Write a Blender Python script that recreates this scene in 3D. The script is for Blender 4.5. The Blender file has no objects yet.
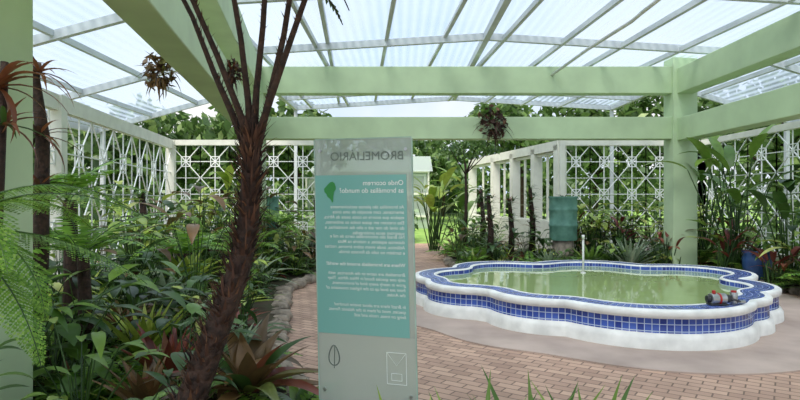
import bpy, math, random
from mathutils import Vector, Matrix
import numpy as np
random.seed(11); np.random.seed(7)
R=random.uniform
scene=bpy.context.scene
try: scene.view_settings.view_transform='Standard'
except Exception: pass

def lin(c):
    return tuple(((x/255)/12.92 if x/255<=.04045 else ((x/255+.055)/1.055)**2.4) for x in c)+(1,)

# ---------------- materials
def newmat(name):
    m=bpy.data.materials.new(name); m.use_nodes=True
    nt=m.node_tree; b=nt.nodes['Principled BSDF']; o=nt.nodes['Material Output']
    return m,nt,b,o
def N(nt,t,**k):
    n=nt.nodes.new(t)
    for a,v in k.items(): setattr(n,a,v)
    return n
def plain(name,c,rough=.6,metal=0,var=.12,scale=6,bump=0.0,c2=None):
    m,nt,b,o=newmat(name)
    tc=N(nt,'ShaderNodeTexCoord'); no=N(nt,'ShaderNodeTexNoise'); no.inputs['Scale'].default_value=scale; no.inputs['Detail'].default_value=6
    nt.links.new(tc.outputs['Object'],no.inputs['Vector'])
    mx=N(nt,'ShaderNodeMix',data_type='RGBA')
    a=lin(c); d=lin(c2) if c2 else tuple(x*(1-var*2) for x in a[:3])+(1,)
    mx.inputs['A'].default_value=a; mx.inputs['B'].default_value=d
    rp=N(nt,'ShaderNodeMapRange'); rp.inputs[1].default_value=.35; rp.inputs[2].default_value=.7
    nt.links.new(no.outputs['Fac'],rp.inputs[0]); nt.links.new(rp.outputs[0],mx.inputs['Factor'])
    nt.links.new(mx.outputs['Result'],b.inputs['Base Color'])
    b.inputs['Roughness'].default_value=rough; b.inputs['Metallic'].default_value=metal
    if bump:
        bp=N(nt,'ShaderNodeBump'); bp.inputs['Strength'].default_value=bump; bp.inputs['Distance'].default_value=.02
        nt.links.new(no.outputs['Fac'],bp.inputs['Height']); nt.links.new(bp.outputs[0],b.inputs['Normal'])
    return m
def leafmat(name,c1,c2,c3=None,trans=.22,rough=.38):
    m,nt,b,o=newmat(name)
    g=N(nt,'ShaderNodeNewGeometry'); cr=N(nt,'ShaderNodeValToRGB')
    e=cr.color_ramp.elements; e[0].color=lin(c1); e[1].color=lin(c2)
    if c3: x=e.new(.85); x.color=lin(c2); e[len(e)-1].color=lin(c3)
    nt.links.new(g.outputs['Random Per Island'],cr.inputs[0])
    tc=N(nt,'ShaderNodeTexCoord'); no=N(nt,'ShaderNodeTexNoise'); no.inputs['Scale'].default_value=9
    nt.links.new(tc.outputs['Object'],no.inputs['Vector'])
    mx=N(nt,'ShaderNodeMix',data_type='RGBA',blend_type='MULTIPLY'); mx.inputs['Factor'].default_value=.6
    rp=N(nt,'ShaderNodeMapRange'); rp.inputs[3].default_value=.3; rp.inputs[4].default_value=1.6
    nt.links.new(no.outputs['Fac'],rp.inputs[0])
    nt.links.new(cr.outputs[0],mx.inputs['A']); nt.links.new(rp.outputs[0],mx.inputs['B'])
    nt.links.new(mx.outputs['Result'],b.inputs['Base Color']); b.inputs['Roughness'].default_value=rough
    tr=N(nt,'ShaderNodeBsdfTranslucent'); nt.links.new(mx.outputs['Result'],tr.inputs['Color'])
    ms=N(nt,'ShaderNodeMixShader'); ms.inputs[0].default_value=trans
    nt.links.new(b.outputs[0],ms.inputs[1]); nt.links.new(tr.outputs[0],ms.inputs[2]); nt.links.new(ms.outputs[0],o.inputs['Surface'])
    return m
def brick(name,c1,c2,mort,w,h,ms,coord='Object',rot=0,offset=.5,rough=.7,bump=.3,noise=.35):
    m,nt,b,o=newmat(name)
    tc=N(nt,'ShaderNodeTexCoord'); mp=N(nt,'ShaderNodeMapping'); mp.inputs['Rotation'].default_value=(0,0,rot)
    br=N(nt,'ShaderNodeTexBrick',offset=offset); br.inputs['Scale'].default_value=1
    br.inputs['Color1'].default_value=lin(c1); br.inputs['Color2'].default_value=lin(c2); br.inputs['Mortar'].default_value=lin(mort)
    br.inputs['Brick Width'].default_value=w; br.inputs['Row Height'].default_value=h; br.inputs['Mortar Size'].default_value=ms
    nt.links.new(tc.outputs[coord],mp.inputs[0]); nt.links.new(mp.outputs[0],br.inputs['Vector'])
    no=N(nt,'ShaderNodeTexNoise'); no.inputs['Scale'].default_value=1.7; no.inputs['Detail'].default_value=8
    nt.links.new(tc.outputs['Object'],no.inputs['Vector'])
    rp=N(nt,'ShaderNodeMapRange'); rp.inputs[3].default_value=.35; rp.inputs[4].default_value=1.6
    nt.links.new(no.outputs['Fac'],rp.inputs[0])
    mx=N(nt,'ShaderNodeMix',data_type='RGBA',blend_type='MULTIPLY'); mx.inputs['Factor'].default_value=noise
    nt.links.new(br.outputs['Color'],mx.inputs['A']); nt.links.new(rp.outputs[0],mx.inputs['B'])
    nt.links.new(mx.outputs['Result'],b.inputs['Base Color']); b.inputs['Roughness'].default_value=rough
    bp=N(nt,'ShaderNodeBump',invert=True); bp.inputs['Strength'].default_value=bump; bp.inputs['Distance'].default_value=.01
    nt.links.new(br.outputs['Fac'],bp.inputs['Height']); nt.links.new(bp.outputs[0],b.inputs['Normal'])
    return m

M_green=plain('painted_green',(190,211,170),.6,var=.08,scale=2)
M_white=plain('white_paint',(228,228,216),.6,var=.07,scale=4)
M_lat=plain('lattice_white',(242,244,242),.6,var=.03,scale=4)
M_steel=plain('roof_steel',(206,212,214),.5,var=.08,scale=3)
M_plaster=plain('pool_plaster',(240,240,236),.6,var=.12,scale=5,bump=.15)
M_tile=brick('blue_tile',(26,48,128),(62,90,172),(170,184,208),.075,.075,.0045,'UV',0,0,.25,.2,.25)
M_pave=brick('brick_pavers',(200,166,144),(168,136,118),(120,98,84),.21,.105,.007,'Object',.6,.5,.75,.5,.55)
M_conc=plain('pool_apron_concrete',(192,172,160),.75,var=.12,scale=1.3,bump=.1,c2=(158,140,130))
M_soil=plain('soil',(66,52,38),.95,var=.25,scale=6,bump=.6,c2=(52,62,30))
M_lawn=plain('lawn_grass',(140,172,84),.9,var=.15,scale=3,bump=.4,c2=(108,146,60))
M_rock=plain('edging_rock',(165,152,136),.85,var=.25,scale=9,bump=.5,c2=(104,96,84))
M_bark=plain('bark',(70,50,40),.9,var=.3,scale=30,bump=1,c2=(34,24,20))
M_fib=leafmat('trunk_fibre',(38,24,20),(84,56,42),(120,84,60),trans=.05,rough=.8)
M_lg=leafmat('leaf_green',(66,104,36),(122,156,62),(176,192,104))
M_dg=leafmat('leaf_dark',(40,68,32),(78,112,50),(112,146,76))
M_yg=leafmat('leaf_lime',(128,160,50),(190,204,92),(212,214,130))
M_red=leafmat('leaf_red',(96,38,36),(144,76,58),(96,84,44))
M_brz=leafmat('leaf_bronze',(84,66,40),(136,104,66),(110,124,60))
M_gry=leafmat('leaf_grey',(128,148,122),(168,184,152),(190,200,172))
M_fern=leafmat('leaf_fern',(86,136,42),(140,182,70),(166,200,96),trans=.35)
M_dead=leafmat('leaf_dead',(110,62,44),(150,96,62),(80,56,42))
M_tree=leafmat('tree_leaf',(56,86,44),(108,140,72),(156,178,108),trans=.35)
M_teal=plain('teal_paint',(112,160,144),.6,var=.2,scale=5,c2=(76,122,108))
M_pipe=plain('white_pipe',(225,226,220),.4)
M_metal=plain('brushed_metal',(180,182,182),.3,metal=.8,scale=20)
M_redp=plain('red_plastic',(178,40,36),.4)
M_blkp=plain('black_rubber',(44,44,46),.5)
M_blue=plain('blue_glaze',(60,96,150),.3)

# water
M_water,nt,b,o=newmat('pool_water')
b.inputs['Base Color'].default_value=lin((156,176,118)); b.inputs['Roughness'].default_value=.03; b.inputs['IOR'].default_value=1.38
tc=N(nt,'ShaderNodeTexCoord'); no=N(nt,'ShaderNodeTexNoise'); no.inputs['Scale'].default_value=3.0; no.inputs['Detail'].default_value=3
nt.links.new(tc.outputs['Object'],no.inputs['Vector'])
bp=N(nt,'ShaderNodeBump'); bp.inputs['Strength'].default_value=.05; bp.inputs['Distance'].default_value=.05
nt.links.new(no.outputs['Fac'],bp.inputs['Height']); nt.links.new(bp.outputs[0],b.inputs['Normal'])

# corrugated translucent roof
M_roof,nt,b,o=newmat('polycarbonate_corrugated')
tc=N(nt,'ShaderNodeTexCoord'); wv=N(nt,'ShaderNodeTexWave',wave_type='BANDS',bands_direction='X'); wv.inputs['Scale'].default_value=1.9
nt.links.new(tc.outputs['Object'],wv.inputs['Vector'])
no=N(nt,'ShaderNodeTexNoise'); no.inputs['Scale'].default_value=.7; no.inputs['Detail'].default_value=5
nt.links.new(tc.outputs['Object'],no.inputs['Vector'])
dif=N(nt,'ShaderNodeBsdfTranslucent'); dif.inputs[0].default_value=(.44,.53,.64,1)
d2=N(nt,'ShaderNodeBsdfDiffuse'); d2.inputs[0].default_value=(.8,.85,.9,1)
mm=N(nt,'ShaderNodeMixShader'); mm.inputs[0].default_value=.2
nt.links.new(dif.outputs[0],mm.inputs[1]); nt.links.new(d2.outputs[0],mm.inputs[2])
tp=N(nt,'ShaderNodeBsdfTransparent'); tp.inputs[0].default_value=(.84,.91,.98,1)
ms=N(nt,'ShaderNodeMixShader')
ma=N(nt,'ShaderNodeMath',operation='MULTIPLY_ADD'); ma.inputs[1].default_value=.42; ma.inputs[2].default_value=.14
mb_=N(nt,'ShaderNodeMath',operation='MULTIPLY_ADD'); mb_.inputs[1].default_value=.45
nt.links.new(wv.outputs['Fac'],ma.inputs[0]); nt.links.new(no.outputs['Fac'],mb_.inputs[0]); nt.links.new(ma.outputs[0],mb_.inputs[2])
nt.links.new(mb_.outputs[0],ms.inputs[0]); nt.links.new(tp.outputs[0],ms.inputs[1]); nt.links.new(mm.outputs[0],ms.inputs[2]); nt.links.new(ms.outputs[0],o.inputs['Surface'])

def glassy(name,col,trf,rough=.25):
    m,nt,b,o=newmat(name)
    b.inputs['Base Color'].default_value=lin(col); b.inputs['Roughness'].default_value=rough
    tp=N(nt,'ShaderNodeBsdfTransparent'); tp.inputs[0].default_value=(.86,.93,.9,1)
    ms=N(nt,'ShaderNodeMixShader'); ms.inputs[0].default_value=trf
    nt.links.new(b.outputs[0],ms.inputs[1]); nt.links.new(tp.outputs[0],ms.inputs[2]); nt.links.new(ms.outputs[0],o.inputs['Surface'])
    return m
M_glass=glassy('sign_glass',(194,206,198),.42,.1)
M_frost=glassy('sign_frosted',(200,208,198),.38,.4)
M_edge=plain('glass_edge',(170,200,186),.2)
M_post=glassy('poster_teal',(128,192,184),.08,.35)
M_txt=plain('text_white',(238,246,242),.6,var=0)
M_txg=plain('text_grey',(106,118,112),.6,var=0)
M_map=plain('map_green',(56,150,76),.6,var=.05)

# ---------------- mesh builder
class MB:
    def __init__(s): s.v=[]; s.f=[]; s.m=[]
    def add(s,vs,fs,mat=0):
        o=len(s.v); s.v.extend([tuple(x) for x in vs]); s.f.extend([tuple(i+o for i in f) for f in fs]); s.m.extend([mat]*len(fs))
    def box(s,c,size,mat=0,rz=0):
        x,y,z=[q/2 for q in size]; cs,sn=math.cos(rz),math.sin(rz)
        vs=[]
        for a,b2,d in [(-x,-y,-z),(x,-y,-z),(x,y,-z),(-x,y,-z),(-x,-y,z),(x,-y,z),(x,y,z),(-x,y,z)]:
            vs.append((c[0]+a*cs-b2*sn,c[1]+a*sn+b2*cs,c[2]+d))
        s.add(vs,[(0,3,2,1),(4,5,6,7),(0,1,5,4),(1,2,6,5),(2,3,7,6),(3,0,4,7)],mat)
    def beam(s,p0,p1,w,h,mat=0,up=(0,0,1)):
        p0=Vector(p0);p1=Vector(p1);d=(p1-p0).normalized();u=Vector(up)
        if abs(d.dot(u))>.98: u=Vector((0,1,0))
        sd=d.cross(u).normalized(); u=sd.cross(d)
        vs=[]
        for p in (p0,p1):
            for a,b2 in((-1,-1),(1,-1),(1,1),(-1,1)): vs.append(p+sd*a*w/2+u*b2*h/2)
        s.add(vs,[(0,1,2,3),(7,6,5,4),(0,4,5,1),(1,5,6,2),(2,6,7,3),(3,7,4,0)],mat)
    def tube(s,pts,rads,mat=0,n=8,cap=True):
        pts=[Vector(p) for p in pts]; vs=[];fs=[]
        for i,p in enumerate(pts):
            d=(pts[min(i+1,len(pts)-1)]-pts[max(i-1,0)]).normalized()
            a=d.cross(Vector((.13,.99,.05))).normalized()
            if a.length<.1: a=Vector((1,0,0))
            b2=d.cross(a)
            r=rads[i] if hasattr(rads,'__len__') else rads
            for k in range(n):
                t=2*math.pi*k/n; vs.append(p+a*math.cos(t)*r+b2*math.sin(t)*r)
        for i in range(len(pts)-1):
            for k in range(n):
                k2=(k+1)%n; fs.append((i*n+k,i*n+k2,(i+1)*n+k2,(i+1)*n+k))
        if cap: fs.append(tuple(range(n))[::-1]); fs.append(tuple((len(pts)-1)*n+k for k in range(n)))
        s.add(vs,fs,mat)
    def done(s,name,mats,smooth=True,bevel=0):
        me=bpy.data.meshes.new(name); me.from_pydata(s.v,[],s.f)
        for m in mats: me.materials.append(m)
        me.polygons.foreach_set('material_index',s.m)
        if smooth: me.polygons.foreach_set('use_smooth',[True]*len(s.f))
        me.update(); ob=bpy.data.objects.new(name,me); scene.collection.objects.link(ob)
        if bevel:
            bv=ob.modifiers.new('bevel','BEVEL'); bv.width=bevel; bv.segments=2; bv.limit_method='ANGLE'
        return ob

def pf_strap(t): return (0.65+.35*math.sin(math.pi*min(1,t*1.3)))*(1-t**3)+.01
def pf_broad(t): return max(.03,math.sin(math.pi*(t**.75)))
def pf_pal(t): return max(.04,(max(0,math.sin(math.pi*t**.9)))**.6)
def strap(mb,base,az,el,L,W,droop,n=6,mat=0,fold=.2,prof=pf_strap):
    h=(math.cos(az),math.sin(az)); s=(-h[1],h[0]); p=list(base); e=el; ds=L/n; vs=[];fs=[]
    for i in range(n+1):
        t=i/n; w=W*prof(t)/2; nx,nz=-math.sin(e),math.cos(e); f=fold*w
        vs.append((p[0]+s[0]*w+nx*h[0]*f,p[1]+s[1]*w+nx*h[1]*f,p[2]+nz*f))
        vs.append((p[0],p[1],p[2]))
        vs.append((p[0]-s[0]*w+nx*h[0]*f,p[1]-s[1]*w+nx*h[1]*f,p[2]+nz*f))
        p[0]+=ds*math.cos(e)*h[0]; p[1]+=ds*math.cos(e)*h[1]; p[2]+=ds*math.sin(e); e-=droop/n
        if i<n:
            a=i*3; fs+= [(a,a+1,a+4,a+3),(a+1,a+2,a+5,a+4)]
    mb.add(vs,fs,mat)
def rosette(mb,c,L,W,n,mat=0,el0=.25,el1=1.35,droop=1.2,seg=6,fold=.35,mats=None):
    for i in range(n):
        t=i/n; az=i*2.399+R(-.2,.2); el=el0+(el1-el0)*t+R(-.1,.1)
        m=random.choice(mats) if mats else mat
        l=L*R(.8,1.1)*(1-.35*t)
        strap(mb,(c[0]+math.cos(az)*W*.3,c[1]+math.sin(az)*W*.3,c[2]),az,el,l,W*R(.85,1.1),droop*R(.6,1.2),seg,m,fold)
def diamond(mb,p,d,sd,L,W,mat):
    q=p+d*L
    mb.add([p,p+d*L*.35+sd*W/2,q,p+d*L*.35-sd*W/2],[(0,1,2,3)],mat)
def frond(mb,base,az,el,L,droop,pairs,pl,mat=0,stem=1,bip=False,r=.006,bare=.15):
    h=Vector((math.cos(az),math.sin(az),0)); sd=Vector((-h.y,h.x,0)); Z=Vector((0,0,1))
    p=Vector(base); e=el; n=pairs; ds=L/n; pts=[p.copy()]; 
    for i in range(n):
        d=h*math.cos(e)+Z*math.sin(e); up=Z*math.cos(e)-h*math.sin(e)
        t=i/n
        if t>bare:
            tt=(t-bare)/(1-bare)
            l=pl*(math.sin(math.pi*(.12+.88*tt)**.75)*.95+.06)
            for sg in(-1,1):
                pd=(sd*sg*.93+d*.38-Z*.15+up*R(-.12,.12)).normalized()
                if not bip:
                    diamond(mb,p,pd,d,l,ds*1.15,mat)
                else:
                    m=max(4,int(l/.013)); 
                    s2=(d-pd*d.dot(pd)).normalized()
                    for k in range(m):
                        q=p+pd*(l*(k+.5)/m)-Z*(.25*l*((k/m)**2))
                        ll=ds*.72*(1-.7*(k/m)**1.5)
                        for s3 in(-1,1):
                            diamond(mb,q,(s2*s3+pd*.35).normalized(),pd,ll,l/m*1.35,mat)
        p=p+d*ds; e-=droop/n; pts.append(p.copy())
    q=pts[::3]+[pts[-1]]
    if (q[-1]-q[-2]).length<1e-6: q.pop()
    mb.tube(q,[r*(1-.8*i/len(q)) for i in range(len(q))],stem,4,False)
def fernplant(mb,c,L,n,mat=0,stem=1,bip=False,pairs=18,pl=None,el=(.6,1.2),droop=1.5):
    for i in range(n):
        frond(mb,c,i*2.399+R(-.3,.3),R(*el),L*R(.8,1.15),droop*R(.7,1.2),pairs,pl or L*.22,mat,stem,bip)
def broad(mb,c,H,n,LL,LW,mat=0,stem=1,el=(1.0,1.5)):
    for i in range(n):
        az=i*2.399+R(-.3,.3); e=R(*el); hh=H*R(.55,1.0)
        q=(c[0]+math.cos(az)*hh*math.cos(e),c[1]+math.sin(az)*hh*math.cos(e),c[2]+hh*math.sin(e))
        mb.tube([c,((c[0]+q[0])/2,(c[1]+q[1])/2,c[2]+(q[2]-c[2])*.6),q],[.008,.007,.004],stem,4,False)
        strap(mb,q,az+R(-.4,.4),R(-.1,.7),LL*R(.8,1.2),LW*R(.8,1.2),R(.5,1.4),6,mat,.25,pf_broad)
def cloud(mb,c,rad,n,size,mat=0):
    d=np.random.normal(size=(n,3)); d/=np.linalg.norm(d,axis=1)[:,None]
    P=np.array(c)+d*np.array(rad)*(np.random.uniform(.45,1,(n,1))**.5)*(1+.18*np.sin(d[:,:1]*9+d[:,2:]*7))
    a=np.random.normal(size=(n,3)); a/=np.linalg.norm(a,axis=1)[:,None]
    b2=np.cross(a,np.random.normal(size=(n,3))); b2/=np.linalg.norm(b2,axis=1)[:,None]
    s=size*np.random.uniform(.6,1.3,(n,1))
    V=np.stack([P-a*s,P+b2*s*.45,P+a*s,P-b2*s*.45],1).reshape(-1,3)
    o=len(mb.v); mb.v.extend(map(tuple,V.tolist())); mb.f.extend([(o+4*i,o+4*i+1,o+4*i+2,o+4*i+3) for i in range(n)]); mb.m.extend([mat]*n)

# ---------------- ground
def poly(name,pts,z,mat,thick=0):
    mb=MB(); n=len(pts)
    vs=[(x,y,z) for x,y in pts]; fs=[tuple(range(n))]
    if thick:
        vs+=[(x,y,z-thick) for x,y in pts]; fs+=[(i,i+n,(i+1)%n+n,(i+1)%n) for i in range(n)]
    mb.add(vs,fs); return mb.done(name,[mat],False)
mb=MB()
g=40
for j in range(g+1):
    for i in range(g+1):
        x=-60+120*i/g; y=-4+74*j/g
        z=-.03+max(0,(y-22))*.035+ (max(0,y-22)>0)*.15*math.sin(x*.2+y*.1)
        mb.v.append((x,y,z))
for j in range(g):
    for i in range(g):
        a=j*(g+1)+i; mb.f.append((a,a+1,a+g+2,a+g+1)); mb.m.append(0)
mb.done('lawn',[M_lawn])
poly('floor',[(-8,-2),(9,-2),(9,15.6),(2.5,20),(1.6,21),(-.6,21),(-2,16),(-8,15.6)],.0,M_pave)

bedL=[(-4.4,2.6),(-3,1.0),(-.2,1.2),(.9,1.6),(1.3,2.4),(1.0,3.2),(.3,3.6),(-.5,3.9),(-.95,4.8),(-1.3,6),(-1.7,8),(-2.0,10),(-1.6,12),(-.9,13.6),(-.9,15.0),(-5.8,15.0),(-5.4,12),(-4.9,8.7)]
bedB=[(1.3,12.6),(2.4,12.2),(4.2,12.1),(5.5,11.7),(6.6,10.6),(6.9,8.5),(7.6,8.2),(7.95,9),(7.95,14.9),(4.1,15.0),(3.4,16.5),(2.4,20),(1.8,18),(1.2,14.5)]
poly('soil_bed',bedL,.1,M_soil,.1); poly('soil_bed',bedB,.1,M_soil,.1)

def inside(p,poly):
    x,y=p; c=False; n=len(poly)
    for i in range(n):
        x1,y1=poly[i]; x2,y2=poly[(i+1)%n]
        if (y1>y)!=(y2>y) and x<(x2-x1)*(y-y1)/(y2-y1)+x1: c=not c
    return c
def rocks(name,path,step=.25):
    mb=MB()
    for a,b2 in zip(path[:-1],path[1:]):
        L=math.dist(a,b2); k=max(1,int(L/step))
        for i in range(k):
            t=(i+.5)/k; r=R(.08,.15); cx=a[0]+(b2[0]-a[0])*t+R(-.05,.05); cy=a[1]+(b2[1]-a[1])*t+R(-.05,.05)
            vs=[];fs=[]; A=R(0,6)
            for q in range(5):
                ph=-math.pi/2+math.pi*q/4
                for w in range(8):
                    th=w*math.pi/4+A; rr=r*R(.85,1.15)
                    vs.append((cx+rr*1.2*math.cos(ph)*math.cos(th),cy+rr*math.cos(ph)*math.sin(th),.05+rr*.75*math.sin(ph)))
            for q in range(4):
                for w in range(8): fs.append((q*8+w,q*8+(w+1)%8,(q+1)*8+(w+1)%8,(q+1)*8+w))
            mb.add(vs,fs)
    mb.done(name,[M_rock])
rocks('rock_edging',bedL[4:15]); rocks('rock_edging',bedB[:7]); rocks('rock_edging',[(1.3,12.6),(1.2,14.5),(1.8,18)])

# ---------------- pool
c0=Vector((2.9,8.4))
C=[(2.9,8.4,1.9),(3.05,7.3,1.26),(2.05,7.55,.88),(1.2,9.0,.95),(1.9,10.0,.95),(3.4,10.0,1.12),(4.72,9.45,1.0),(4.32,8.05,.86),(1.12,8.3,.72),(3.95,7.3,.66),(1.5,7.95,.6)]
def rad(th):
    d=Vector((math.cos(th),math.sin(th))); best=0
    for x,y,r in C:
        q=c0-Vector((x,y)); b2=d.dot(q); ds=b2*b2-(q.dot(q)-r*r)
        if ds>0: best=max(best,-b2+math.sqrt(ds))
    return best
n=400
rs=[rad(2*math.pi*i/n) for i in range(n)]
def sm(v,k):
    for _ in range(k): v=[(v[i-1]+v[i]*2+v[(i+1)%len(v)])/4 for i in range(len(v))]
    return v
rs=sm(rs,3)
out=[c0+Vector((math.cos(2*math.pi*i/n),math.sin(2*math.pi*i/n)))*rs[i] for i in range(n)]
nrm=[]
for i in range(n):
    t=(out[(i+2)%n]-out[i-2]).normalized(); nrm.append(Vector((t.y,-t.x)))
nrm=[x.normalized() for x in sm(nrm,4)]
prof=[(-.06,.0,0),(-.055,.12,0),(-.03,.165,0),(-.0,.18,1),(-.0,.335,0),(-.03,.35,0),(-.035,.41,0),(-.01,.43,0),(.05,.43,1),(.28,.43,0),(.31,.435,0),(.33,.41,1),(.33,.0,1)]
ring=[]
for off,z,m in prof:
    rg=[out[i]-nrm[i]*off for i in range(n)]
    if off>.2: rg=sm(rg,4)
    ring.append((rg,z))
me=bpy.data.meshes.new('garden_pool'); V=[];F=[];MI=[];UV=[]
for rg,z in ring: V+=[(p.x,p.y,z) for p in rg]
al=[0]
for i in range(n): al.append(al[-1]+(out[(i+1)%n]-out[i]).length)
pl=[0]
for k in range(1,len(prof)): pl.append(pl[-1]+math.hypot(prof[k][0]-prof[k-1][0],prof[k][1]-prof[k-1][1]))
for k in range(len(prof)-1):
    for i in range(n):
        j=(i+1)%n; F.append((k*n+i,k*n+j,(k+1)*n+j,(k+1)*n+i)); MI.append(1 if (prof[k][2]==1) else 0)
        UV+=[(al[i],pl[k]),(al[i+1],pl[k]),(al[i+1],pl[k+1]),(al[i],pl[k+1])]
me.from_pydata(V,[],F); me.materials.append(M_plaster); me.materials.append(M_tile)
me.polygons.foreach_set('material_index',MI); uvl=me.uv_layers.new(name='UVMap')
uvl.data.foreach_set('uv',[x for t in UV for x in t]); me.polygons.foreach_set('use_smooth',[True]*len(F)); me.update()
pool=bpy.data.objects.new('garden_pool',me); scene.collection.objects.link(pool)
mb=MB(); rg=ring[-1][0]; mb.add([(p.x,p.y,.345) for p in rg]+[(c0.x,c0.y,.345)],[(i,(i+1)%n,n) for i in range(n)])
w=mb.done('pool_water',[M_water]); w.parent=pool
r2=sm(rs,60)
ap=[c0+Vector((math.cos(2*math.pi*i/n),math.sin(2*math.pi*i/n)))*(r2[i]+.85) for i in range(n)]
mb=MB(); mb.add([(p.x,p.y,.015) for p in ap]+[(c0.x,c0.y,.015)],[(i,(i+1)%n,n) for i in range(n)])
mb.add([(p.x,p.y,.015) for p in ap]+[(p.x,p.y,-.01) for p in ap],[(i,i+n,(i+1)%n+n,(i+1)%n) for i in range(n)])
mb.done('pool_apron',[M_conc],False)
mb=MB(); mb.tube([(3.15,9.8,0),(3.15,9.8,.95)],.018,0,10); mb.tube([(3.15,9.8,.93),(3.15,9.8,1.0)],.026,0,10); mb.tube([(3.15,9.8,.0),(3.15,9.8,.36)],.045,0,10)
mb.done('fountain_pipe',[M_pipe])
# small pump on rim
mb=MB(); px,py,pz=3.55,6.34,.435
mb.tube([(px-.10,py,pz+.065),(px+.07,py+.02,pz+.065)],.062,0,16)
mb.tube([(px-.02,py+.005,pz+.065),(px-.0,py+.008,pz+.065)],.066,1,16)
mb.tube([(px+.07,py+.02,pz+.065),(px+.12,py+.025,pz+.065)],.045,2,16)
mb.tube([(px-.14,py,pz+.065),(px-.10,py,pz+.065)],.04,2,16)
mb.box((px-.02,py,pz+.008),(.2,.1,.016),2); mb.tube([(px-.06,py,pz+.12),(px-.06,py,pz+.16)],.02,1,12)
mb.tube([(px+.19,py+.05,pz),(px+.19,py+.05,pz+.13)],.04,0,14); mb.tube([(px+.19,py+.05,pz+.13),(px+.19,py+.05,pz+.15)],.03,1,14)
mb.tube([(px+.1,py+.02,pz+.06),(px+.2,py-.03,pz+.05),(px+.28,py+.05,pz+.02),(px+.3,py+.17,pz+.015),(px+.15,py+.22,pz+.015)],.011,2,8)
mb.tube([(px+.22,py+.02,pz+.03),(px+.3,py+.02,pz+.03)],.018,0,10)
mb.done('water_pump',[M_metal,M_redp,M_blkp],bevel=.004)

# ---------------- pergola (green concrete frame)
mb=MB()
def lx(y,right=True): return (-1.6 if right else -1.9)-.156*(y-3.62)
def hbeam(y0,y1,zb,zt):
    vs=[]
    for y in (y0,y1):
        a,b2=lx(y,False),lx(y,True)
        vs+=[(a,y,zb),(b2,y,zb),(b2,y,zt),(a,y,zt)]
    mb.add(vs,[(0,1,2,3),(7,6,5,4),(0,4,5,1),(1,5,6,2),(2,6,7,3),(3,7,4,0)])
hbeam(1.6,12.15,2.87,3.33); hbeam(1.6,12.15,3.8,4.38)
mb.box((1.5,12,3.1),(9.3,.3,.46)); mb.box((1.5,12,4.1),(9.3,.3,.56))
mb.box((5.9,12,2.3),(.5,.45,4.6)); mb.box((-3.03,12.02,2.2),(.36,.3,4.4))
mb.box((5.9,6.8,3.06),(.34,10.4,.46)); mb.box((5.9,6.8,4.06),(.34,10.4,.52))
mb.box((2,1.6,3.06),(8.2,.3,.46)); mb.box((2,1.6,4.06),(8.2,.3,.52)); mb.box((5.9,1.6,2.2),(.45,.45,4.4))
mb.done('pergola',[M_green],False,.012)
mb=MB(); mb.box((-2.53,3.35,2.2),(.46,.46,4.4)); mb.box((-2.53,3.35,.06),(.56,.56,.12)); mb.done('pillar',[M_green],False,.012)

# ---------------- roof
def rz(x):
    if x<-3.2: return 4.42-( -3.2-x)*.27
    if x>6.5: return 4.42-(x-6.5)*.3
    return 4.42+.30*(1-abs(x-1.65)/4.85)
mb=MB(); xs=[-7.4,-3.2,1.65,6.5,9.6]
for (xa,xb,y1) in [(-7.4,-3.2,14),(-3.2,1.65,17.5),(1.65,6.5,17.5),(6.5,9.6,14)]:
    e=.0001
    za=rz(xa+e); zb=rz(xb-e)
    mb.add([(xa,-1,za+.08),(xb,-1,zb+.08),(xb,y1,zb+.08),(xa,y1,za+.08)],[(0,1,2,3)])
mb.done('roof',[M_roof],False)
mb=MB()
def px_(y,x0,x1,w=.09,h=.13):
    bp=[x0]+[q for q in xs if x0<q<x1]+[x1]
    for a,b2 in zip(bp[:-1],bp[1:]): mb.beam((a,y,rz(a)),(b2,y,rz(b2)),w,h)
for y in (0.5,3,5.5,8.15,10.9): px_(y,-7.4,9.6)
px_(13.9,-7.4,9.6,.07,.12)
for y in (15.8,17.5): px_(y,-3.2,6.5)
x=-7.2
while x<9.6:
    mb.beam((x,-1,rz(x)+.03),(x+ -.10*14 if -1.5<x<6.3 else x,14 if not(-3<x<6.4) else 17.5,rz(x)+.03),.07,.09); x+=1.12
for x in(-7.4,9.6,-3.2,6.5,1.65): mb.beam((x,-1,rz(x)),(x,14 if abs(x-1.65)>5 else 17.5,rz(x)),.11,.14)
for x,y in((-7.3,14),(-3.2,17.5),(6.5,17.5),(9.5,14),(-7.3,8),(9.5,8),(-7.3,1),(9.5,1)):
    mb.beam((x,y,0),(x,y,rz(x)),.09,.09)
mb.done('roof_frame',[M_steel],False)
mb=MB(); mb.tube([(3.15,12,4.2),(3.3,10,4.25),(3.5,8.6,4.3),(3.55,8.4,4.35),(3.6,6,4.4)],.03,0,8); mb.done('conduit_pipe',[M_pipe])

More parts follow.
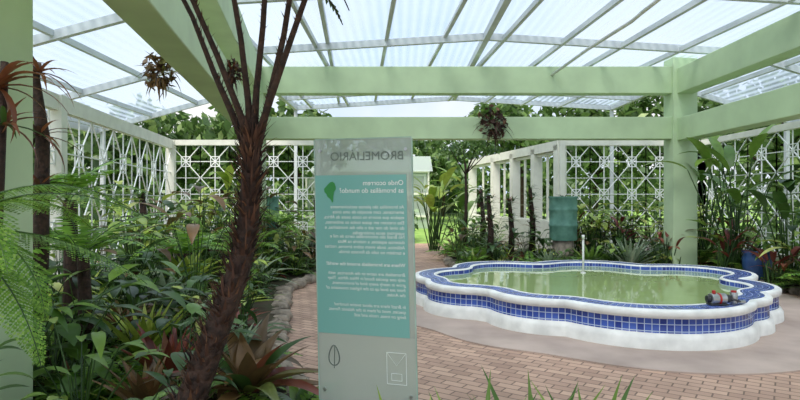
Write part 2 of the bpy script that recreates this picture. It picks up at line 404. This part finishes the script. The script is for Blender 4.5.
# ---------------- lattice walls : thin white metal bars, starburst modules
def star2(mb,O,u,s0,z0,S1,S2,bw):
    def P(a,b2): return (O[0]+u[0]*(s0+a*S1),O[1]+u[1]*(s0+a*S1),z0+b2*S2)
    L=[((0,0),(1,1)),((1,0),(0,1)),((.5,0),(.5,1)),((0,.5),(1,.5)),
       ((.35,.35),(.65,.35)),((.65,.35),(.65,.65)),((.65,.65),(.35,.65)),((.35,.65),(.35,.35)),
       ((0,0),(1,0)),((0,1),(1,1)),((0,0),(0,1)),((1,0),(1,1))]
    for a,b2 in L: mb.beam(P(*a),P(*b2),bw,bw,0,up=(-u[1],u[0],0.001))
def wall(name,a,b2,top=3.2,base=.45,S=.78,cols=(0,1),capw=.12,cw=.14,bw=.022,caph=.14):
    mb=MB(); a=Vector(a);b2=Vector(b2);L=(b2-a).length;u=(b2-a)/L; ang=math.atan2(u.y,u.x)
    k=max(1,round(L/S)); S1=L/k; rows=max(1,round((top-caph-base)/S1)); S2=(top-caph-base)/rows
    for i in range(k):
        for j in range(rows): star2(mb,a,u,i*S1,base+j*S2,S1,S2,bw)
    m=(a+b2)/2
    mb.box((m.x,m.y,top-caph/2),(L+.1,capw,caph),1,ang); mb.box((m.x,m.y,base/2),(L,.12,base),1,ang)
    for q in cols:
        p=a+(b2-a)*q; mb.box((p.x,p.y,top/2),(cw,cw,top),1,ang)
    return mb.done(name,[M_lat,M_white],False)
wall('wall_left',(-5.0,6.9),(-6.1,15.2),S=1.0,cols=(0,.22,1),cw=.2,bw=.02,caph=.24)
wall('wall_back_left',(-6.1,15.2),(-2.2,15.2),cols=(0,.5,1))
wall('wall_back_right',(4.35,15.3),(8.1,15.3),cols=(0,1))
wall('wall_right',(8.1,15.3),(8.1,7.2),S=1.0,cols=(0,.5,1),bw=.02)
mb=MB(); a=Vector((4.35,15.5));b2=Vector((2.9,22.8));u=(b2-a).normalized();ang=math.atan2(u.y,u.x);m=(a+b2)/2
L=(b2-a).length
mb.box((m.x,m.y,3.08),(L+.2,.26,.26),0,ang); mb.box((m.x,m.y,.5),(L,.16,1.0),0,ang)
for q in(0,.2,.42,.66,1): p=a+(b2-a)*q; mb.box((p.x,p.y,1.55),(.26,.26,3.1),0,ang)
for z in(1.0,2.9): mb.box((m.x,m.y,z),(L,.08,.08),0,ang)
for q in (.1,.31,.54,.83): p=a+(b2-a)*q; mb.box((p.x,p.y,2),(.05,.06,1.9),0,ang)
mb.done('colonnade_wall',[M_white],False)
# small distant glasshouse
mb=MB(); gx,gy,gz=-1.6,28,.2
for i in range(7):
    x=gx-3+i; mb.box((x,gy,gz+1.4),(.08,.08,2.8)); mb.box((x,gy+4,gz+1.4),(.08,.08,2.8))
for z in (.6,1.7,2.8): mb.box((gx,gy,gz+z),(6.1,.07,.1)); mb.box((gx,gy+4,gz+z),(6.1,.07,.1))
mb.add([(gx-3.2,gy-.2,gz+2.8),(gx+3.2,gy-.2,gz+2.8),(gx+3.2,gy+2,gz+3.7),(gx-3.2,gy+2,gz+3.7),(gx+3.2,gy+4.2,gz+2.8),(gx-3.2,gy+4.2,gz+2.8)],[(0,1,2,3),(3,2,4,5)],1)
mb.add([(gx-3,gy+.05,gz),(gx+3,gy+.05,gz),(gx+3,gy+.05,gz+2.8),(gx-3,gy+.05,gz+2.8)],[(0,1,2,3)],1)
mb.done('glasshouse',[M_white,M_glass],False)
# ---------------- trees
def tree(x,y,h,r,nl=2000,z0=0,size=.26,th=.18):
    mb=MB(); mb.tube([(x,y,z0-.3),(x+R(-.1,.1),y,z0+h*.4),(x+R(-.2,.2),y,z0+h*.75)],[th,th*.7,th*.35],1,8)
    for k in range(5):
        cx,cy,cz=x+R(-.5,.5)*r,y+R(-.4,.4)*r,z0+h*R(.45,.85)
        mb.tube([(x,y,z0+h*.4),(cx,cy,cz)],[th*.4,th*.15],1,6)
        cloud(mb,(cx,cy,cz),(r*.6,r*.6,h*.25),nl//5,size,0)
    mb.done('tree',[M_tree,M_bark])
for x,y,h,r in[(-13,20,4.6,2.5),(-10,22.5,5.0,2.6),(-7.2,23,5.4,2.6),(-4.6,25,5.6,2.4),(-16,26,6,3),(-1.5,38,5.5,3),(3,40,5.6,3.4),(6.5,30,6.4,3),(8.5,25,6.4,2.8),(11,23,6.6,3),(13.5,20,6,3),(15,15,5.6,2.4),(17,24,8,4),(-13,15,4.6,2),(1.4,34,4.4,2)]:
    tree(x,y,h,r,z0=max(0,(y-22)*.035),nl=1700)
# slender tree by path
mb=MB(); mb.tube([(1.75,15.5,0),(1.8,15.5,1.5),(1.78,15.5,2.6)],[.05,.04,.03],1,8)
for k in range(7):
    q=(1.78+R(-.8,.8),15.5+R(-.5,.5),R(2.7,3.1)); mb.tube([(1.78,15.5,2.3),q],[.02,.008],1,5); cloud(mb,q,(.3,.3,.12),50,.09,0)
mb.done('tree',[M_tree,M_bark])
def hedge(pts,rr,n_,s,zc=1.0):
    mb=MB()
    for x,y in pts: cloud(mb,(x,y,zc),rr,n_,s)
    mb.done('hedge',[M_tree])
hedge([(x,18.8+R(-.5,.5)) for x in np.arange(-16,-2.2,1.0)],(.9,.7,1.2),260,.15,1.0)
hedge([(x,18.8+R(-.5,.5)) for x in np.arange(5.5,16,1.0)],(.9,.7,1.2),260,.15,1.0)
hedge([(x,43) for x in np.arange(-22,22,1.8)],(2.0,1,1.8),350,.35,2.4)
hedge([(9.8,y) for y in np.arange(6,15,1.0)],(.7,.9,1.2),260,.14); hedge([(-7.9,y) for y in np.arange(6,15,1.0)],(.7,.9,1.2),260,.14)
hedge([(x,22+.2*x) for x in np.arange(-2.0,.6,.7)],(.6,.6,.9),260,.13,.8)

# ---------------- planting masses
MATS=[M_lg,M_dg,M_yg,M_red,M_gry,M_fern,M_bark,M_dead,M_brz]
def plant_at(S_,x,y,z=.1,big=1.0,redp=.2):
    bro,fer,brd=S_
    k=random.random()
    if k<.58:
        mats=random.choice([[3,3,1],[8,8,3],[7,8,1]]) if random.random()<redp else random.choice([[0],[0,0,2],[1],[2],[4],[0,1],[2,4],[8,0],[1,1,4],[2,0]])
        rosette(bro,(x,y,z),R(.35,.65)*big,R(.045,.08)*big,random.randint(12,20),mats=mats,droop=R(.6,1.6),seg=5)
    elif k<.70: fernplant(fer,(x,y,z),R(.5,.8)*big,random.randint(8,12),random.choice([5,0,1]),6,pairs=16)
    else: broad(brd,(x,y,z),R(.4,.95)*big,random.randint(8,13),R(.22,.4)*big,R(.08,.15)*big,random.choice([0,1,0,2,8,1]),1)
def fin(S_):
    S_[0].done('bromeliad_planting',MATS); S_[1].done('fern_planting',MATS); S_[2].done('broadleaf_planting',MATS)
S1=(MB(),MB(),MB()); cnt=0
while cnt<270:
    x,y=R(-4.9,-.8),R(3.8,14.3)
    if inside((x-.4,y),bedL) and inside((x+.3,y),bedL):
        d=0
        while inside((x+d,y),bedL) and d<2.5: d+=.25
        plant_at(S1,x,y,.1,.6+.27*min(d,2.2)+(.25 if y>10 else 0),.3); cnt+=1
for i in range(24):
    x,y=R(-4.5,-2.4),R(7,14.0)
    if inside((x-.4,y),bedL): broad(S1[2],(x,y,.1),R(1.2,1.9),11,R(.3,.55),R(.1,.18),random.choice([0,1,2,8]),1,el=(1.2,1.55))
for i in range(4):
    x,y=R(-4.0,-2.2),R(7.5,13)
    fernplant(S1[1],(x,y,R(.6,1.1)),R(.8,1.1),12,5,6,pairs=20)
fin(S1)
S2=(MB(),MB(),MB()); cnt=0
while cnt<215:
    x,y=R(1.2,7.4),R(8.3,18)
    if inside((x,y),bedB) and inside((x,y-.25),bedB) and y<14.6+(3.4 if x<3 else 0):
        b_=.8+(.5 if x>6.2 else 0)+(.35 if y>13.3 else 0)
        plant_at(S2,x,y,.1,b_,.35); cnt+=1
for i in range(16):
    x,y=R(4.4,7.3),R(13,14.5); broad(S2[2],(x,y,.1),R(1.0,1.7),10,R(.3,.5),R(.12,.18),random.choice([0,1,2]),1,el=(1.2,1.55))
fin(S2)

def paddle(name,x,y,H,n,mat,LL=.9,LW=.22):
    mb=MB()
    for i in range(n):
        az=R(0,6.28); e=R(1.15,1.5); hh=H*R(.45,.95); bx,by=x+R(-.15,.15),y+R(-.15,.15)
        q=(bx+math.cos(az)*hh*math.cos(e),by+math.sin(az)*hh*math.cos(e),.1+hh*math.sin(e))
        mb.tube([(bx,by,.1),q],[.018,.009],1,6,False)
        strap(mb,q,az,R(.5,1.25),LL*R(.7,1.1),LW*R(.8,1.1),R(.8,1.6),8,0,.2,pf_pal)
    mb.done(name,[mat,M_dg])
paddle('heliconia',6.6,11.3,2.6,22,M_lg); paddle('heliconia',6.8,12.6,2.9,18,M_lg,.8); paddle('heliconia',7.0,10.2,1.9,16,M_dg,.7); paddle('heliconia',7.0,9.0,1.4,14,M_lg,.6,.18)
paddle('banana_plant',1.0,16.8,2.3,26,M_yg,.9,.24); paddle('banana_plant',-1.2,14.4,1.9,14,M_lg,.8,.22); paddle('heliconia',-3.8,12.6,2.0,16,M_yg)
paddle('banana_plant',2.0,18.6,2.4,14,M_lg,1.0,.26)
for q in[(5.6,11.9,.8),(6.3,11.0,.9),(5.2,13.3,1.1),(4.4,13.9,1.1),(6.5,9.9,.6),(6.9,11.8,1.1)]: paddle('cordyline',q[0],q[1],q[2],16,M_red,.5,.1)
def agave(name,x,y,z,L,W,n,mat,el0=.35,el1=1.4,droop=.25):
    mb=MB(); rosette(mb,(x,y,z),L,W,n,0,el0,el1,droop,6,.5); mb.done(name,[mat])
agave('agave',5.0,12.4,.1,1.1,.09,36,M_gry); agave('agave',4.2,12.6,.1,.85,.08,28,M_lg); agave('agave',7.0,9.5,.1,.95,.1,28,M_lg)
agave('agave',3.3,12.6,.1,.7,.07,26,M_gry); agave('bromeliad',-3.2,8.6,.3,1.1,.12,26,M_yg,.3,1.4,.9); agave('bromeliad',-2.5,9.8,.2,.9,.1,26,M_gry,.3,1.4,.9)
agave('bromeliad',-3.7,6.6,.25,.85,.1,24,M_yg,.3,1.4,1.0); agave('bromeliad',-2.35,5.6,.1,.6,.1,24,M_red,.3,1.3,.9); agave('bromeliad',-1.9,6.6,.1,.5,.08,20,M_red,.3,1.3,.9)
agave('bromeliad',-2.9,7.0,.3,.9,.09,26,M_gry,.3,1.4,.8); agave('bromeliad',-2.3,7.8,.1,.7,.08,24,M_yg,.3,1.4,.8); agave('bromeliad',-2.9,5.9,.2,.7,.1,24,M_brz,.3,1.4,.9)

def stump(x,y,h,r=.07):
    mb=MB(); mb.tube([(x,y,.0),(x+.04,y,h*.5),(x-.03,y,h)],[r*1.2,r,r*.6],1,10)
    for i in range(16):
        z=h*R(.3,1.0); az=R(0,6.28); rosette(mb,(x+math.cos(az)*r,y+math.sin(az)*r,z),R(.2,.38),.035,10,mats=random.choice([[0],[2,0],[3],[0,3]]),seg=4)
    mb.done('epiphyte_stump',[M_dg,M_bark,M_red,M_gry])
for q in[(2.1,13.4,1.7),(2.75,14.2,1.6),(3.2,13.9,1.9),(2.3,16,1.9),(-4.0,8.9,1.7),(-1.9,13,1.6),(-3.0,11,1.8),(6.7,13.5,2)]: stump(*q)

def drum(x,y):
    mb=MB(); 
    pts=[(0,.30),(.02,.31),(.3,.31),(.32,.325),(.36,.325),(.38,.31),(.66,.31),(.68,.325),(.72,.325),(.74,.31),(.95,.31),(.97,.33),(1.0,.33),(1.0,.28),(.9,.27)]
    n=28; vs=[];fs=[]
    for z,r in pts:
        for k in range(n): t=2*math.pi*k/n; vs.append((x+r*math.cos(t),y+r*math.sin(t),.68+z))
    for i in range(len(pts)-1):
        for k in range(n): fs.append((i*n+k,i*n+(k+1)%n,(i+1)*n+(k+1)%n,(i+1)*n+k))
    fs.append(tuple((len(pts)-1)*n+k for k in range(n)))
    mb.add(vs,fs,0)
    mb.tube([(x,y,0),(x,y,.68)],[.24,.24],1,20)
    rosette(mb,(x,y,1.6),.3,.04,14,mats=[2],seg=4)
    mb.done('drum_planter',[M_teal,M_rock,M_dg])
drum(3.75,13.1); drum(-3.0,12.6)
mb=MB(); x,y=6.7,10.7; n=24; vs=[];fs=[]
pts=[(.0,.14),(.1,.19),(.25,.24),(.4,.25),(.48,.22),(.52,.25),(.55,.25),(.55,.21),(.48,.19)]
for z,r in pts:
    for k in range(n): t=2*math.pi*k/n; vs.append((x+r*math.cos(t),y+r*math.sin(t),.1+z))
for i in range(len(pts)-1):
    for k in range(n): fs.append((i*n+k,i*n+(k+1)%n,(i+1)*n+(k+1)%n,(i+1)*n+k))
fs.append(tuple((len(pts)-1)*n+k for k in range(n))); mb.add(vs,fs,0); rosette(mb,(x,y,.6),.45,.05,16,mats=[1],seg=5)
mb.done('potted_bromeliad',[M_blue,M_dg])

def hang(x,y,z,s,mats,nn=90):
    mb=MB(); cloud(mb,(x,y,z),(s*.25,s*.25,s*.3),nn,.05*s+.02,1)
    rosette(mb,(x,y,z),s*.55,.035*s+.01,22,mats=[0,0,1],el0=-.4,el1=1.3,seg=5)
    rosette(mb,(x,y,z-.1*s),s*.5,.03,12,mats=[1],el0=-1.2,el1=-.2,seg=5)
    mb.done('hanging_bromeliad',mats)
hang(1.9,11.72,3.18,1.15,[M_dg,M_fib],170); hang(-2.42,5.75,2.9,.62,[M_fib,M_brz],140); hang(-2.10,7.1,3.2,.55,[M_red,M_fib],110)

# ---------------- foreground shaggy tree-fern trunk
mb=MB()
TP=[(-1.2,2.6,0),(-1.08,2.6,.4),(-.95,2.6,.7),(-.83,2.6,1.02),(-.735,2.6,1.28),(-.69,2.6,1.5),(-.68,2.6,1.72),(-.675,2.6,1.9)]
TR=[.085,.075,.066,.058,.052,.047,.043,.038]
mb.tube(TP,TR,0,14)
stems=[[(-.68,2.6,1.85),(-.74,2.6,2.02),(-.83,2.6,2.25),(-.93,2.55,2.5),(-1.1,2.5,3.0)],
       [(-.68,2.6,1.82),(-.70,2.63,2.05),(-.74,2.65,2.35),(-.80,2.65,2.7),(-.85,2.65,3.2)],
       [(-.67,2.6,1.85),(-.66,2.62,2.1),(-.63,2.62,2.4),(-.6,2.6,2.8),(-.6,2.6,3.2)],
       [(-.66,2.6,1.8),(-.60,2.6,2.05),(-.53,2.6,2.35),(-.47,2.58,2.7),(-.4,2.5,3.2)],
       [(-.66,2.6,1.85),(-.58,2.55,2.05),(-.48,2.5,2.3),(-.36,2.45,2.6),(-.2,2.4,3.1)],
       [(-.69,2.6,1.8),(-.78,2.65,2.0),(-.88,2.7,2.2),(-1.02,2.8,2.5),(-1.3,2.9,3.0)]]
for s in stems: mb.tube(s,[.022,.016,.014,.012,.011],0,8)
for a in range(len(TP)-1):
    for k in range(170):
        t=R(0,1); r=TR[a]; az=R(0,6.28)
        p=[TP[a][i]+(TP[a+1][i]-TP[a][i])*t for i in range(3)]
        strap(mb,(p[0]+math.cos(az)*r*.8,p[1]+math.sin(az)*r*.8,p[2]),az,R(.5,1.4),R(.05,.13),R(.008,.02),R(-.8,.6),3,1,.3)
for s in stems:
    for a in range(len(s)-2):
        for k in range(30):
            t=R(0,1); az=R(0,6.28); p=[s[a][i]+(s[a+1][i]-s[a][i])*t for i in range(3)]
            strap(mb,p,az,R(.7,1.3),R(.03,.06),.007,0,2,1,.3)
for s in stems:
    p=s[-1]
    for k in range(4): frond(mb,p,R(0,6.28),R(.6,1.1),R(.7,1.0),R(.8,1.4),20,.2,2,1)
frond(mb,(-.42,2.45,2.58),.3,-.6,.28,.6,12,.05,2,1); frond(mb,(-.34,2.45,2.62),-.2,-.9,.25,.3,12,.05,2,1)
mb.done('tree_fern',[M_bark,M_fib,M_dg])

# bright fern left foreground
mb=MB(); c=(-2.08,2.55,1.45)
mb.tube([(-2.15,2.6,0),(-2.1,2.57,.8),c],[.08,.07,.06],2,10)
for i,(az,el,L,dr) in enumerate([(-.05,.62,1.05,1.15),(.25,.15,.95,.9),(-.35,-.1,.9,1.2),(-.6,.8,.9,2.0),(.5,.9,.9,1.6),(-.2,.35,.8,1.9),(1.2,.7,.9,1.5),(2.2,.7,.9,1.5),(3.2,.7,.9,1.5),(4.2,.6,.8,1.5),(-.75,-.3,.8,1.0)]):
    frond(mb,c,az,el,L,dr,34,.15,0,1,True,.007,.12)
mb.done('tree_fern',[M_fern,M_dg,M_bark])
mb=MB(); rosette(mb,(-1.0,3.75,.33),.78,.13,28,mats=[0,3,1,3],el0=.25,el1=1.3,droop=.9,seg=8,fold=.45); mb.tube([(-1.0,3.75,.1),(-1.0,3.75,.4)],[.09,.07],2,10)
mb.done('bromeliad',[M_red,M_dg,M_bark,M_brz])
mb=MB(); rosette(mb,(-.70,3.95,.1),.5,.09,20,mats=[0,0,1],el0=.2,el1=1.2,droop=.8,seg=8,fold=.4); mb.done('bromeliad',[M_lg,M_gry])
for (x,y,z,L,W,n_,m_) in [(.36,2.6,.1,.78,.06,26,M_lg),(.66,2.75,.1,.80,.065,26,M_lg),(.05,2.5,.1,.74,.055,24,M_yg),(.95,2.85,.1,.78,.06,22,M_lg),(-.2,2.6,.1,.62,.05,18,M_lg),(-1.75,4.3,.2,.6,.1,20,M_red),(-2.2,4.9,.2,.75,.1,24,M_yg),(-1.5,5.3,.15,.5,.08,20,M_gry),(-1.65,3.7,.2,.55,.08,20,M_brz)]:
    agave('bromeliad',x,y,z,L,W,n_,m_,.75,1.5,.35)
mb=MB()
for (x,y,H) in [(-1.75,2.5,.6),(-1.5,2.9,.6),(-1.35,2.2,.5),(-2.3,2.8,.8),(-1.9,3.4,.8),(-2.7,4.0,1.0),(-1.3,3.3,.5),(-.75,2.9,.4),(-3.1,4.6,1.1),(-.55,3.2,.35)]:
    broad(mb,(x,y,.1),H,13,R(.15,.23),R(.06,.1),random.choice([0,1,2,0]),1)
for (x,y) in [(-2.2,3.9),(-1.4,2.6),(-.7,3.4),(-2.9,5.2),(-1.3,4.5)]: fernplant(mb,(x,y,.15),.6,11,3,1,pairs=20)
mb.done('foreground_planting',[M_lg,M_dg,M_yg,M_fern])
mb=MB(); mb.tube([(-2.22,3.1,1.0),(-2.15,3.05,1.7),(-2.15,3.1,2.35)],[.035,.03,.02],2,8)
for az,el,L in[(-.1,.5,.48),(.2,.25,.45),(-.5,.9,.4),(.5,.0,.35),(-.3,-.6,.35),(.1,-.9,.3),(3.3,.6,.35),(-1.4,.4,.3),(.8,1.0,.3),(-.2,.7,.4),(.1,1.1,.35)]:
    strap(mb,(-2.15,3.05,2.2),az,el,L,.04,1.6,8,0,.3)
rosette(mb,(-2.12,3.05,2.0),.3,.035,14,mats=[0,1],el0=-.5)
mb.done('hanging_bromeliad',[M_dead,M_dg,M_bark])
for x,y,h,r in[(-3.1,5.3,1.6,.07),(-2.75,4.9,1.1,.06)]:
    mb=MB(); mb.tube([(x,y,0),(x+.05,y,h*.5),(x,y+.05,h)],[r*1.2,r,r*.8],0,10)
    fernplant(mb,(x,y,h),.8,12,1,2,pairs=22)
    mb.done('tree_fern',[M_bark,M_fern,M_dg])
mb=MB(); mb.tube([(-2.9,4.5,0),(-2.84,4.5,1.2),(-2.82,4.5,2.1),(-2.9,4.5,2.7)],[.08,.062,.05,.03],0,10)
for z in (1.7,2.1,2.6): rosette(mb,(-2.83,4.47,z),.4,.035,16,mats=[1,1,2],el0=-.4,el1=1.2,seg=6)
mb.done('dracaena_tree',[M_bark,M_fib,M_dead])

# ---------------- glass sign
A=Vector((-.44,3.15,.5)); B=Vector((.09,3.0,.5)); U=(B-A).normalized(); W=(B-A).length; NN=Vector((U.y,-U.x,0))
tilt=math.radians(-1.3)
def S(x,z,o=0):
    xx=x*math.cos(tilt)+z*math.sin(tilt)
    return A+U*xx+Vector((0,0,z))+NN*o
def slab(mb,x0,x1,z0,z1,o0,o1,mat):
    vs=[S(x0,z0,o0),S(x1,z0,o0),S(x1,z1,o0),S(x0,z1,o0),S(x0,z0,o1),S(x1,z0,o1),S(x1,z1,o1),S(x0,z1,o1)]
    mb.add(vs,[(0,3,2,1),(4,5,6,7),(0,1,5,4),(1,2,6,5),(2,3,7,6),(3,0,4,7)],mat)
H=1.43
mb=MB()
slab(mb,0,W,0,.37,-.005,.005,1); slab(mb,0,W,1.235,H,-.005,.005,0); slab(mb,W-.03,W,.37,1.235,-.005,.005,0)
slab(mb,-.006,.0,0,H,-.006,.006,2); slab(mb,W,W+.006,0,H,-.006,.006,2); slab(mb,0,W,H,H+.006,-.006,.006,2); slab(mb,0,W,-.006,0,-.006,.006,2)
slab(mb,0,W-.03,.37,1.235,-.006,.006,3)
for x in(.06,W-.06): slab(mb,x-.02,x+.02,-.5,.05,-.02,-.007,6); slab(mb,x-.05,x+.05,-.5,-.39,-.05,.05,6)
for x in(.03,W-.03):
    for z in(.06,1.37): mb.tube([S(x,z,-.01),S(x,z,.012)],.009,6,12)
def text(s,x,z,size,mat,width=None,shear=0,line=1.1,off=0):
    cu=bpy.data.curves.new('t','FONT'); cu.body=s; cu.size=size; cu.shear=shear; cu.space_line=line; cu.offset=off
    if width: cu.text_boxes[0].width=width
    ob=bpy.data.objects.new('t',cu); scene.collection.objects.link(ob); bpy.context.view_layer.update()
    me=bpy.data.meshes.new_from_object(ob.evaluated_get(bpy.context.evaluated_depsgraph_get()))
    vs=[S(W-x-v.co.x,z+v.co.y,.0085) for v in me.vertices]
    mb.add(vs,[tuple(p.vertices)[::-1] for p in me.polygons],mat)
    bpy.data.objects.remove(ob); bpy.data.meshes.remove(me)
text('BROMELIÁRIO',.04,1.315,.066,5)
text('Onde ocorrem\nas bromélias do mundo?',.045,1.18,.037,4,off=.0005)
P1='As bromélias são plantas exclusivamente americanas, com exceção de uma única espécie que ocorre na costa oeste da África. Elas crescem em quase todos os ambientes, do nível do mar até o alto das montanhas, e suportam secas prolongadas.'
P2='No Brasil são encontradas cerca de mil e duzentas espécies, a maioria na Mata Atlântica, onde vivem sobre árvores, rochas e também no solo da floresta úmida.'
text(P1,.045,1.055,.0255,4,.465,off=.0002); text(P2,.045,.895,.0255,4,.465,off=.0002)
text('Where are bromeliads around the world?',.045,.745,.0265,4,off=.0005)
P3='Bromeliads are native to the Americas, with only one species found in West Africa. They grow in nearly every kind of environment, from sea level up to the highest mountains of the Andes.'
text(P3,.045,.695,.0245,4,.465,.25,off=.0002); text('In Brazil there are about twelve hundred species, most of them in the Atlantic Forest, living on trees, rocks and soil.',.045,.525,.0245,4,.465,.25,off=.0002)
mp=[(.3,1),(.5,.97),(.7,.85),(.98,.66),(.95,.5),(.8,.42),(.72,.28),(.55,.2),(.42,.1),(.38,0),(.28,.04),(.26,.3),(.2,.5),(.04,.66),(.06,.78),(.15,.93)]
mb.add([S(.05+(1-a)*.075,1.085+b2*.115,.0085) for a,b2 in mp],[tuple(range(len(mp)))],7)
def outl(x0,x1,z0,z1,t,m):
    for a in((x0,x1,z0,z0+t),(x0,x1,z1-t,z1),(x0,x0+t,z0,z1),(x1-t,x1,z0,z1)): slab(mb,*a,.006,.008,m)
outl(W-.16,W-.05,.12,.29,.003,4)
mb.tube([S(W-.155,.285,.008),S(W-.105,.22,.008),S(W-.055,.285,.008)],.0015,4,6)
outl(W-.135,W-.075,.14,.18,.003,4)
lp=[S(.09+.03*math.cos(t)*(1-.3*math.sin(t)),.25+.055*math.sin(t),.008) for t in np.linspace(0,6.28,24)]
mb.tube(lp,.003,5,6); mb.tube([S(.09,.18,.008),S(.095,.3,.008)],.002,5,6)
mb.done('glass_information_sign',[M_glass,M_frost,M_edge,M_post,M_txt,M_txg,M_metal,M_map],False)

# ---------------- world & light
w=bpy.data.worlds.new('sky'); scene.world=w; w.use_nodes=True; nt=w.node_tree; bg=nt.nodes['Background']
tc=N(nt,'ShaderNodeTexCoord'); no=N(nt,'ShaderNodeTexNoise'); no.inputs['Scale'].default_value=2.5; no.inputs['Detail'].default_value=5
cr=N(nt,'ShaderNodeValToRGB'); cr.color_ramp.elements[0].position=.38; cr.color_ramp.elements[1].position=.62
cr.color_ramp.elements[0].color=(.62,.77,1,1); cr.color_ramp.elements[1].color=(1,1,1,1)
nt.links.new(tc.outputs['Generated'],no.inputs['Vector']); nt.links.new(no.outputs['Fac'],cr.inputs[0]); nt.links.new(cr.outputs[0],bg.inputs[0]); bg.inputs[1].default_value=1.12
sl=bpy.data.lights.new('sun','SUN'); sl.energy=5.0; sl.angle=math.radians(30); sl.color=(1,.94,.86)
so=bpy.data.objects.new('sun',sl); scene.collection.objects.link(so); so.rotation_euler=(math.radians(26),math.radians(-18),0); so.location=(0,0,12)
cd=bpy.data.cameras.new('camera'); cd.lens=570/800*36; cd.sensor_width=36; co=bpy.data.objects.new('camera',cd); scene.collection.objects.link(co)
co.location=(0,0,1.6); co.rotation_euler=(math.radians(90),0,0); cd.clip_start=.05; scene.camera=co
print('faces',sum(len(o.data.polygons) for o in scene.objects if o.type=='MESH'))
